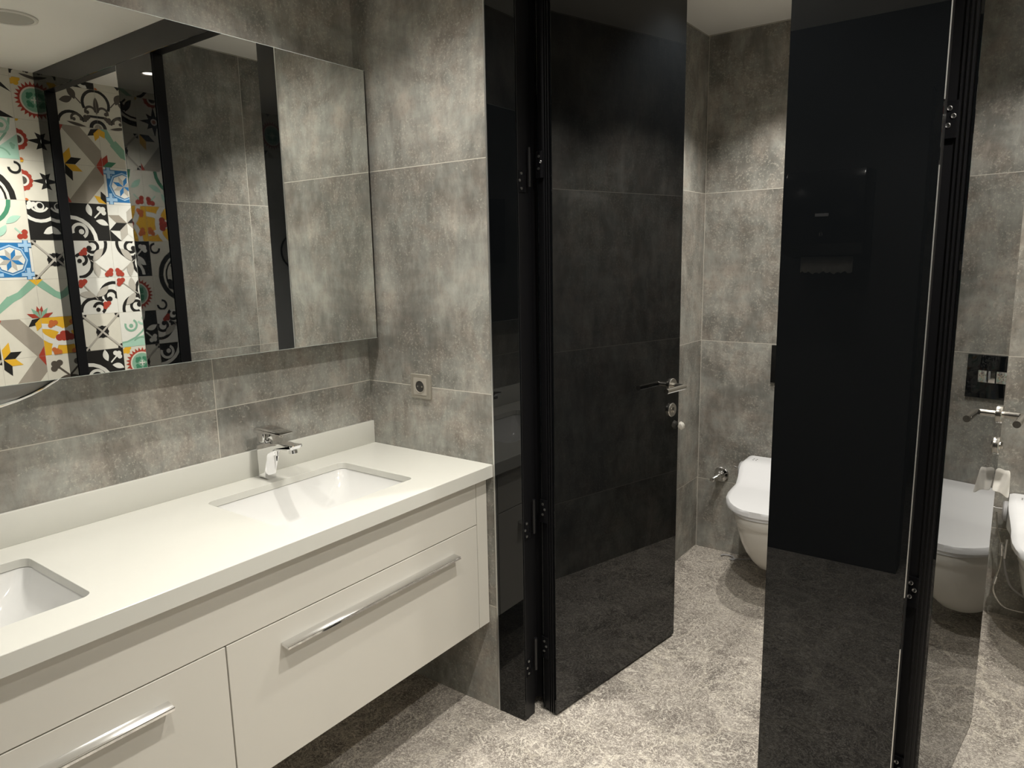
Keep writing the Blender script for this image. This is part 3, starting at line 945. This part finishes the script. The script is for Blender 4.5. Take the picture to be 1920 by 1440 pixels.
# ------------------------------------------------------------------ socket
so = thing('power_socket', 'champagne round-hole power socket on the grey tiled pier above the countertop', 'socket', (0.2515, 0, 1.068))
bm = nb()
a = rrect(0, 0, .0435, .0405, .003, 3); 
loft(bm, [[(x, -.0004, z) for x, z in a], [(x, -.008, z) for x, z in a], [(x, -.0095, z) for x, z in rrect(0, 0, .042, .039, .003, 3)]])
obj('frame', bm, M_SOCK, so)
bm = nb()
lathe(bm, (0, -.0096, 0), (0, -1, 0), [(0, .0195), (.0030, .0215), (.0030, .0195), (-.0002, .0185)], 36, cap=False)
a = rrect(0, 0, .0285, .0285, .002, 3)
loft(bm, [[(x, -.0096, z) for x, z in a], [(x, -.0108, z) for x, z in a]])
obj('insert', bm, M_SOCKIN, so)
bm = nb(); lathe(bm, (0, -.0110, 0), (0, -1, 0), [(0, .0183), (.0004, .0183)], 32)
cup = obj('recess', bm, M_DARK, so)
for sx in (-1, 1):
    bm = nb(); lathe(bm, (sx * .0095, -.0114, 0), (0, -1, 0), [(0, .0032), (.0006, .0030)], 14)
    obj('contact_hole', bm, M_STEEL, cup)

# ------------------------------------------------------------------ toilets
def make_toilet(x, label):
    """Wall-hung bowl with a washlet cover; local y=0 at the back wall, front towards -Y."""
    t = thing('toilet', label, 'toilet', (x, YB, 0), 0.0)
    def ring(z, yb, yf, hw, n=40, p=2.35, bk=0.16):
        # D-shaped outline: straight-ish sides at the back, elliptical nose
        pts = []
        for k in range(n + 1):
            a = math.pi * k / n
            cx, sy = math.cos(a), math.sin(a)
            ux = math.copysign(abs(cx) ** (2 / p), cx)
            uy = abs(sy) ** (2 / p)
            ym = yb + (yf - yb) * bk
            pts.append((hw * ux, ym + (yf - ym) * uy, z))
        pts.append((-hw * .97, yb, z)); pts.append((hw * .97, yb, z))
        return pts
    bm = nb()
    spec = [(.400, -.002, -.560, .180), (.385, -.002, -.562, .181), (.360, -.002, -.556, .179), (.352, -.002, -.545, .172), (.335, -.002, -.540, .170), (.300, -.002, -.522, .165), (.250, -.002, -.492, .157),
            (.200, -.002, -.452, .147), (.150, -.002, -.400, .133), (.110, -.002, -.350, .116), (.085, -.002, -.300, .094), (.072, -.002, -.240, .068), (.068, -.002, -.18, .045)]
    loft(bm, [ring(*s) for s in spec])
    obj('bowl', bm, M_BOWL, t, angle=45)
    bm = nb()
    loft(bm, [ring(z, -.05, yf, hw) for z, yf, hw in ((.4015, -.562, .183), (.4035, -.566, .187), (.4160, -.567, .188), (.4190, -.564, .185))])
    obj('seat', bm, M_LID, t, angle=45)
    # cover: outline sections along y, domed hood at the back
    bm = nb()
    Y = [-.004, -.02, -.06, -.10, -.125, -.15, -.175, -.20, -.24, -.30, -.36, -.42, -.46, -.50, -.53, -.552, -.566, -.573]
    def hw(y):
        q = -y
        if q < .12:
            return .212
        if q < .25:
            s = (q - .12) / .13; s = s * s * (3 - 2 * s)
            return .212 - .018 * s
        e = max(0, (q - .25) / (.575 - .25))
        return .194 * max(0.0, 1 - e ** 2.5) ** (1 / 2.1) if e < 1 else 0.0
    def top(y):
        q = -y
        if q < .10:
            return .522
        if q < .26:
            s = (q - .10) / .16; s = s * s * (3 - 2 * s)
            return .522 - .070 * s
        return .452 - .008 * (q - .26) / .31
    K = 26
    rows_t, rows_b = [], []
    for y in Y:
        h_, zt = hw(y), top(y)
        zb = .4195
        rt, rb = [], []
        for k in range(K + 1):
            s = -1 + 2 * k / K
            ed = max(0, (abs(s) - .86) / .14)
            x_ = h_ * (math.sin(s * math.pi / 2) * .25 + s * .75)
            drop = (.006 + .006 * (1 if -y > .2 else (-y / .2))) * (1 - math.sqrt(max(0, 1 - ed * ed)))
            rt.append(bm.verts.new((x_, y, zt - drop)))
            rb.append(bm.verts.new((x_, y, zb)))
        rows_t.append(rt); rows_b.append(rb)
    for R_, S_ in ((rows_t, 1), (rows_b, -1)):
        for i in range(len(Y) - 1):
            for k in range(K):
                q = (R_[i][k], R_[i][k + 1], R_[i + 1][k + 1], R_[i + 1][k])
                bm.faces.new(q if S_ > 0 else q[::-1])
    for i in range(len(Y) - 1):
        for k in (0, K):
            q = (rows_t[i][k], rows_t[i + 1][k], rows_b[i + 1][k], rows_b[i][k])
            bm.faces.new(q)
    for i in (0, len(Y) - 1):
        for k in range(K):
            bm.faces.new((rows_t[i][k], rows_t[i][k + 1], rows_b[i][k + 1], rows_b[i][k]))
    bmesh.ops.remove_doubles(bm, verts=bm.verts[:], dist=1e-5)
    lid = obj('lid', bm, M_LID, t, angle=40)
    bm = nb()
    for ix in (0, 1):
        for iy in (0, 1):
            cx_, cy_ = -.170 + ix * .014, -.062 - iy * .018
            lathe(bm, (cx_, cy_, .5222), (0, 0, 1), [(0, .0032), (.0005, .0032)], 12)
    obj('indicator_dots', bm, M_DARK, lid)
    # control knob at the left of the hood
    bm = nb(); lathe(bm, (-.213, -.085, .468), (-1, 0, 0), [(0, .040), (.012, .039), (.016, .034), (.017, .01)], 32)
    obj('control_knob', bm, M_GREYP, t)
    bm = nb(); tube(bm, [(-.226, -.07, .470), (-.250, -.066, .468), (-.262, -.062, .470)], [.005, .0042, .0055], 12)
    obj('water_connector', bm, M_CHROME, t)
    return t
TX1, TX2 = 1.02, 2.06
t1 = make_toilet(TX1, 'white wall-hung toilet with closed washlet lid, past the half-open door')
t2 = copy_tree(t1)
t2.location.x = TX2
t2['label'] = 'white wall-hung toilet at the right picture edge, mirrored in the cubicle door'

# flush plates
def make_flush(x, label):
    t = thing('flush_plate', label, 'flush plate', (x, YB, 0.975))
    bm = nb(); box(bm, -.125, .125, -.012, -.0005, -.088, .088, .0015, 2)
    obj('plate', bm, M_GLASS, t)
    for a, b in ((-.082, .018), (.021, .082)):
        bm = nb(); box(bm, a, b, -.017, -.0122, -.022, .026, .0012, 2)
        obj('push_button', bm, M_CHROME, t)
    return t
f1 = make_flush(TX1 - .002, 'black glass flush plate half hidden behind the wide black panel')
f2 = copy_tree(f1)
f2.location.x = TX2
f2['label'] = 'black glass flush plate with chrome buttons mirrored in the right door'

# angle valves
def make_valve(x, label):
    t = thing('angle_valve', label, 'valve', (x, YB, 0.402))
    bm = nb(); lathe(bm, (0, 0, 0), (0, -1, 0), [(0.0005, .038), (.006, .038), (.010, .034), (.012, .022), (.030, .020), (.034, .016)], 32)
    obj('rosette', bm, M_CHROME, t)
    bm = nb()
    tube(bm, [(0, -.030, 0), (-.004, -.044, -.004), (-.022, -.058, -.014)], [.013, .014, .011], 16)
    box(bm, -.034, -.010, -.074, -.060, -.024, -.006, .004, 2)
    obj('knob', bm, M_CHROME, t)
    return t
v1 = make_valve(0.672, 'chrome angle valve with round rosette on the grey wall left of the toilet')
v2 = copy_tree(v1)
v2.location.x = 1.69
v2['label'] = 'chrome angle valve behind the right door'

fh = thing('floor_hose', 'thin pale hose loop lying on the floor under the left toilet', 'hose', (.765, 1.61, .006))
bm = nb()
tube(bm, [(-.058 + .02 * (1 - math.cos(a)) * 1.6 + .09 * max(0, t_ - .5), .022 * math.sin(a), 0) for t_, a in ((k / 24, 2 * math.pi * k / 24 * .9) for k in range(25))] + [(.05, .01, .001), (.085, .03, .004)], .0032, 8)
obj('hose', bm, M_GREYP, fh)

# bidet hoses beside the right toilet
hs = thing('bidet_hose', 'chrome hose with splitter hanging between the right door and the toilet', 'hose', (0, 0, 0))
def spline(pts, n=8):
    out = []
    P = [Vector(p) for p in pts]
    P = [P[0]] + P + [P[-1]]
    for i in range(1, len(P) - 2):
        for k in range(n):
            s = k / n
            out.append(.5 * ((2 * P[i]) + (-P[i - 1] + P[i + 1]) * s + (2 * P[i - 1] - 5 * P[i] + 4 * P[i + 1] - P[i + 2]) * s * s + (-P[i - 1] + 3 * P[i] - 3 * P[i + 1] + P[i + 2]) * s ** 3))
    out.append(P[-2])
    return out
bm = nb(); tube(bm, spline([(1.812, 1.57, .466), (1.822, 1.56, .40), (1.838, 1.55, .345)]), .0030, 10)
obj('supply_hose', bm, M_STEEL, hs)
bm = nb(); tube(bm, [(1.838, 1.55, .352), (1.841, 1.55, .335), (1.841, 1.55, .325), (1.843, 1.55, .30)], [.006, .009, .007, .0085], 14)
tube(bm, [(1.855, 1.55, .37), (1.853, 1.55, .29)], .0045, 12)
obj('splitter', bm, M_CHROME, hs)
bm = nb(); tube(bm, spline([(1.843, 1.55, .302), (1.840, 1.55, .25), (1.832, 1.55, .205), (1.828, 1.55, .155), (1.845, 1.55, .115), (1.875, 1.55, .088), (1.93, 1.56, .080)]), .0034, 10)
obj('looped_hose', bm, M_STEEL, hs)
bm = nb(); tube(bm, [(1.834, 1.55, .212), (1.829, 1.55, .180)], [.006, .0065], 12)
obj('hose_nut', bm, M_CHROME, hs)
bm = nb(); tube(bm, spline([(1.850, 1.555, .30), (1.862, 1.56, .23), (1.885, 1.57, .17), (1.93, 1.59, .13)]), .0034, 10)
obj('feed_hose', bm, M_GREYP, hs)

# ------------------------------------------------------------------ tissues stuck at the doors
def tissue(pts, name, label):
    """folded sheet: grid of columns; pts = list of columns of points"""
    bm = nb()
    V = [[bm.verts.new(p) for p in c] for c in pts]
    for i in range(len(V) - 1):
        for k in range(len(V[i]) - 1):
            bm.faces.new((V[i][k], V[i + 1][k], V[i + 1][k + 1], V[i][k + 1]))
    o = obj(name, bm, M_PAPER, smooth=True, angle=60)
    s = o.modifiers.new('thick', 'SOLIDIFY'); s.thickness = 0.0012; s.offset = 0
    s = o.modifiers.new('sub', 'SUBSURF'); s.levels = 1; s.render_levels = 2
    tag(o, label, 'tissue')
    return o
def on_door(D_loc, ang, lx, ly, z):
    c, s = math.cos(ang), math.sin(ang)
    return (D_loc[0] + c * lx - s * ly, D_loc[1] + s * lx + c * ly, z)
L2 = (1.738, 0.097)
cols = []
for i, (out, zt, zb) in enumerate(((0.0012, .846, .790), (.012, .846, .788), (.022, .845, .785), (.030, .846, .779), (.037, .843, .772), (.038, .830, .776))):
    col = []
    for k in range(6):
        s = k / 5
        bulge = 0.004 * math.sin(3.1 * s + i)
        col.append(on_door(L2, A2, .672 + bulge - .045 * s, -out - .006 * s * (i > 0), zt + (zb - zt) * s + .003 * math.sin(i * 2 + k)))
    cols.append(col)
tissue(cols, 'folded_tissue', 'folded white tissue stuck below the lever of the right door')
L1 = (0.7212, 0.076)
bm = nb()
bmesh.ops.create_icosphere(bm, subdivisions=3, radius=1.0)
cr = random.Random(3)
for v in bm.verts:
    k = 1 + .10 * math.sin(7 * v.co.x + 3 * v.co.z) + .08 * math.sin(9 * v.co.y - 4 * v.co.z) + cr.uniform(-.05, .05)
    p = v.co * k
    v.co = on_door(L1, A1, .703 + .011 * p.x, -.0135 + .012 * p.y, .852 + .015 * p.z)
o = obj('crumpled_tissue', bm, M_PAPER, angle=60)
tag(o, 'small crumpled white tissue at the free edge of the left door', 'tissue')

# ------------------------------------------------------------------ towel dispenser on the near wall (seen mirrored in the wide panel)
td = thing('paper_towel_dispenser', 'black wall dispenser mirrored in the wide black panel', 'dispenser', (1.085, YN, 0))
bm = nb()
prof = [(.0005, 1.455), (.17, 1.475), (.205, 1.52), (.205, 1.78), (.175, 1.83), (.0005, 1.84)]
prism(bm, prof, lambda p, t: (-.17 + t, p[0], p[1]), .34, .012, 4)
obj('housing', bm, M_BLACK, td)
bm = nb(); box(bm, -.028, .028, .2055, .209, 1.635, 1.648, .001, 1)
obj('window_slot', bm, M_GREYP, td)
bm = nb(); lathe(bm, (0, .2055, 1.56), (0, 1, 0), [(0, .010), (.003, .009), (.004, .004)], 18)
obj('lock', bm, M_CHROME, td)
tw = nb()
ed = [bm_ for bm_ in range(25)]
top_v = [tw.verts.new((1.09 - .11 + .22 * k / 24, YN + .10 , 1.463)) for k in ed]
bot_v = [tw.verts.new((1.09 - .11 + .22 * k / 24, YN + .104, 1.392 + .005 * math.sin(k * 1.9) + .003 * math.sin(k * .7))) for k in ed]
for k in range(24):
    tw.faces.new((top_v[k], top_v[k + 1], bot_v[k + 1], bot_v[k]))
o = obj('paper_towel', tw, M_PAPER)
s = o.modifiers.new('thick', 'SOLIDIFY'); s.thickness = .0008
tag(o, 'white paper towel with torn edge hanging from the black dispenser', 'paper towel')

# ------------------------------------------------------------------ entry door leaning open along the right wall
en = empty('door_3', (2.497, -1.79, 0), math.radians(90))
struct(en, 'pale entrance door folded back against the patterned wall')
boxo('leaf', (0, .86, -.0, .04, .008, 2.17), M_GREYDOOR, en, .001, 1)
bm = nb(); lathe(bm, (.80, .0405, 1.02), (0, 1, 0), [(0, .025), (.008, .025)], 28); tube(bm, [(.80, .045, 1.02), (.80, .085, 1.02), (.69, .085, 1.02)], .009, 14)
obj('lever_handle', bm, M_STEEL, en)
rg = thing('ring_hanger', 'large dark ring hanging on the pale entrance door, glimpsed in the mirror', 'ring', (2.451, -1.475, 1.56))
bm = nb()
tube(bm, [(0, .115 * math.cos(2 * math.pi * k / 60), .115 * math.sin(2 * math.pi * k / 60)) for k in range(60)], .006, 10, closed=True)
obj('ring', bm, M_BLACK, rg)
bm = nb(); lathe(bm, (.0055, 0, .115), (-1, 0, 0), [(0, .016), (.012, .016)], 20)
obj('hook', bm, M_BLACK, rg)

# ------------------------------------------------------------------ ceiling fixtures
LAB = {
    0: 'recessed downlight in the ceiling above the right washbasin', 1: 'recessed downlight in the ceiling above the left washbasin',
    2: 'recessed downlight in front of the left cubicle door', 3: 'recessed downlight in front of the right cubicle door',
    4: 'recessed downlight in the room ceiling nearest the doorway', 5: 'recessed downlight near the door inside the left cubicle',
    6: 'recessed downlight near the toilet inside the left cubicle', 7: 'recessed downlight near the door inside the right cubicle',
    8: 'recessed downlight near the toilet inside the right cubicle', 9: 'recessed downlight in the corridor beyond the doorway'}
for i, (x, y, p, c) in enumerate(DOWNLIGHTS):
    t = thing('downlight', LAB[i], 'lamp', (x, y, H))
    bm = nb(); lathe(bm, (0, 0, -.0005), (0, 0, -1), [(0, .045), (.004, .044), (.006, .040), (.003, .034), (.001, .033)], 32, cap=False)
    obj('trim_ring', bm, M_WHITE, t)
    bm = nb(); lathe(bm, (0, 0, -.0008), (0, 0, -1), [(0, .032), (.001, .032)], 28)
    obj('diffuser', bm, M_LAMP, t)
sp = thing('ceiling_speaker', 'round grey ceiling speaker with a white rim, seen in the top of the mirror', 'speaker', (1.70, -0.40, H))
bm = nb(); lathe(bm, (0, 0, -.0005), (0, 0, -1), [(0, .100), (.005, .099), (.008, .092), (.006, .084), (.002, .083)], 48, cap=False)
obj('rim', bm, M_WHITE, sp)
bm = nb(); lathe(bm, (0, 0, -.0008), (0, 0, -1), [(0, .083), (.004, .083), (.0055, .06)], 48)
obj('grille', bm, M_SPEAK, sp)
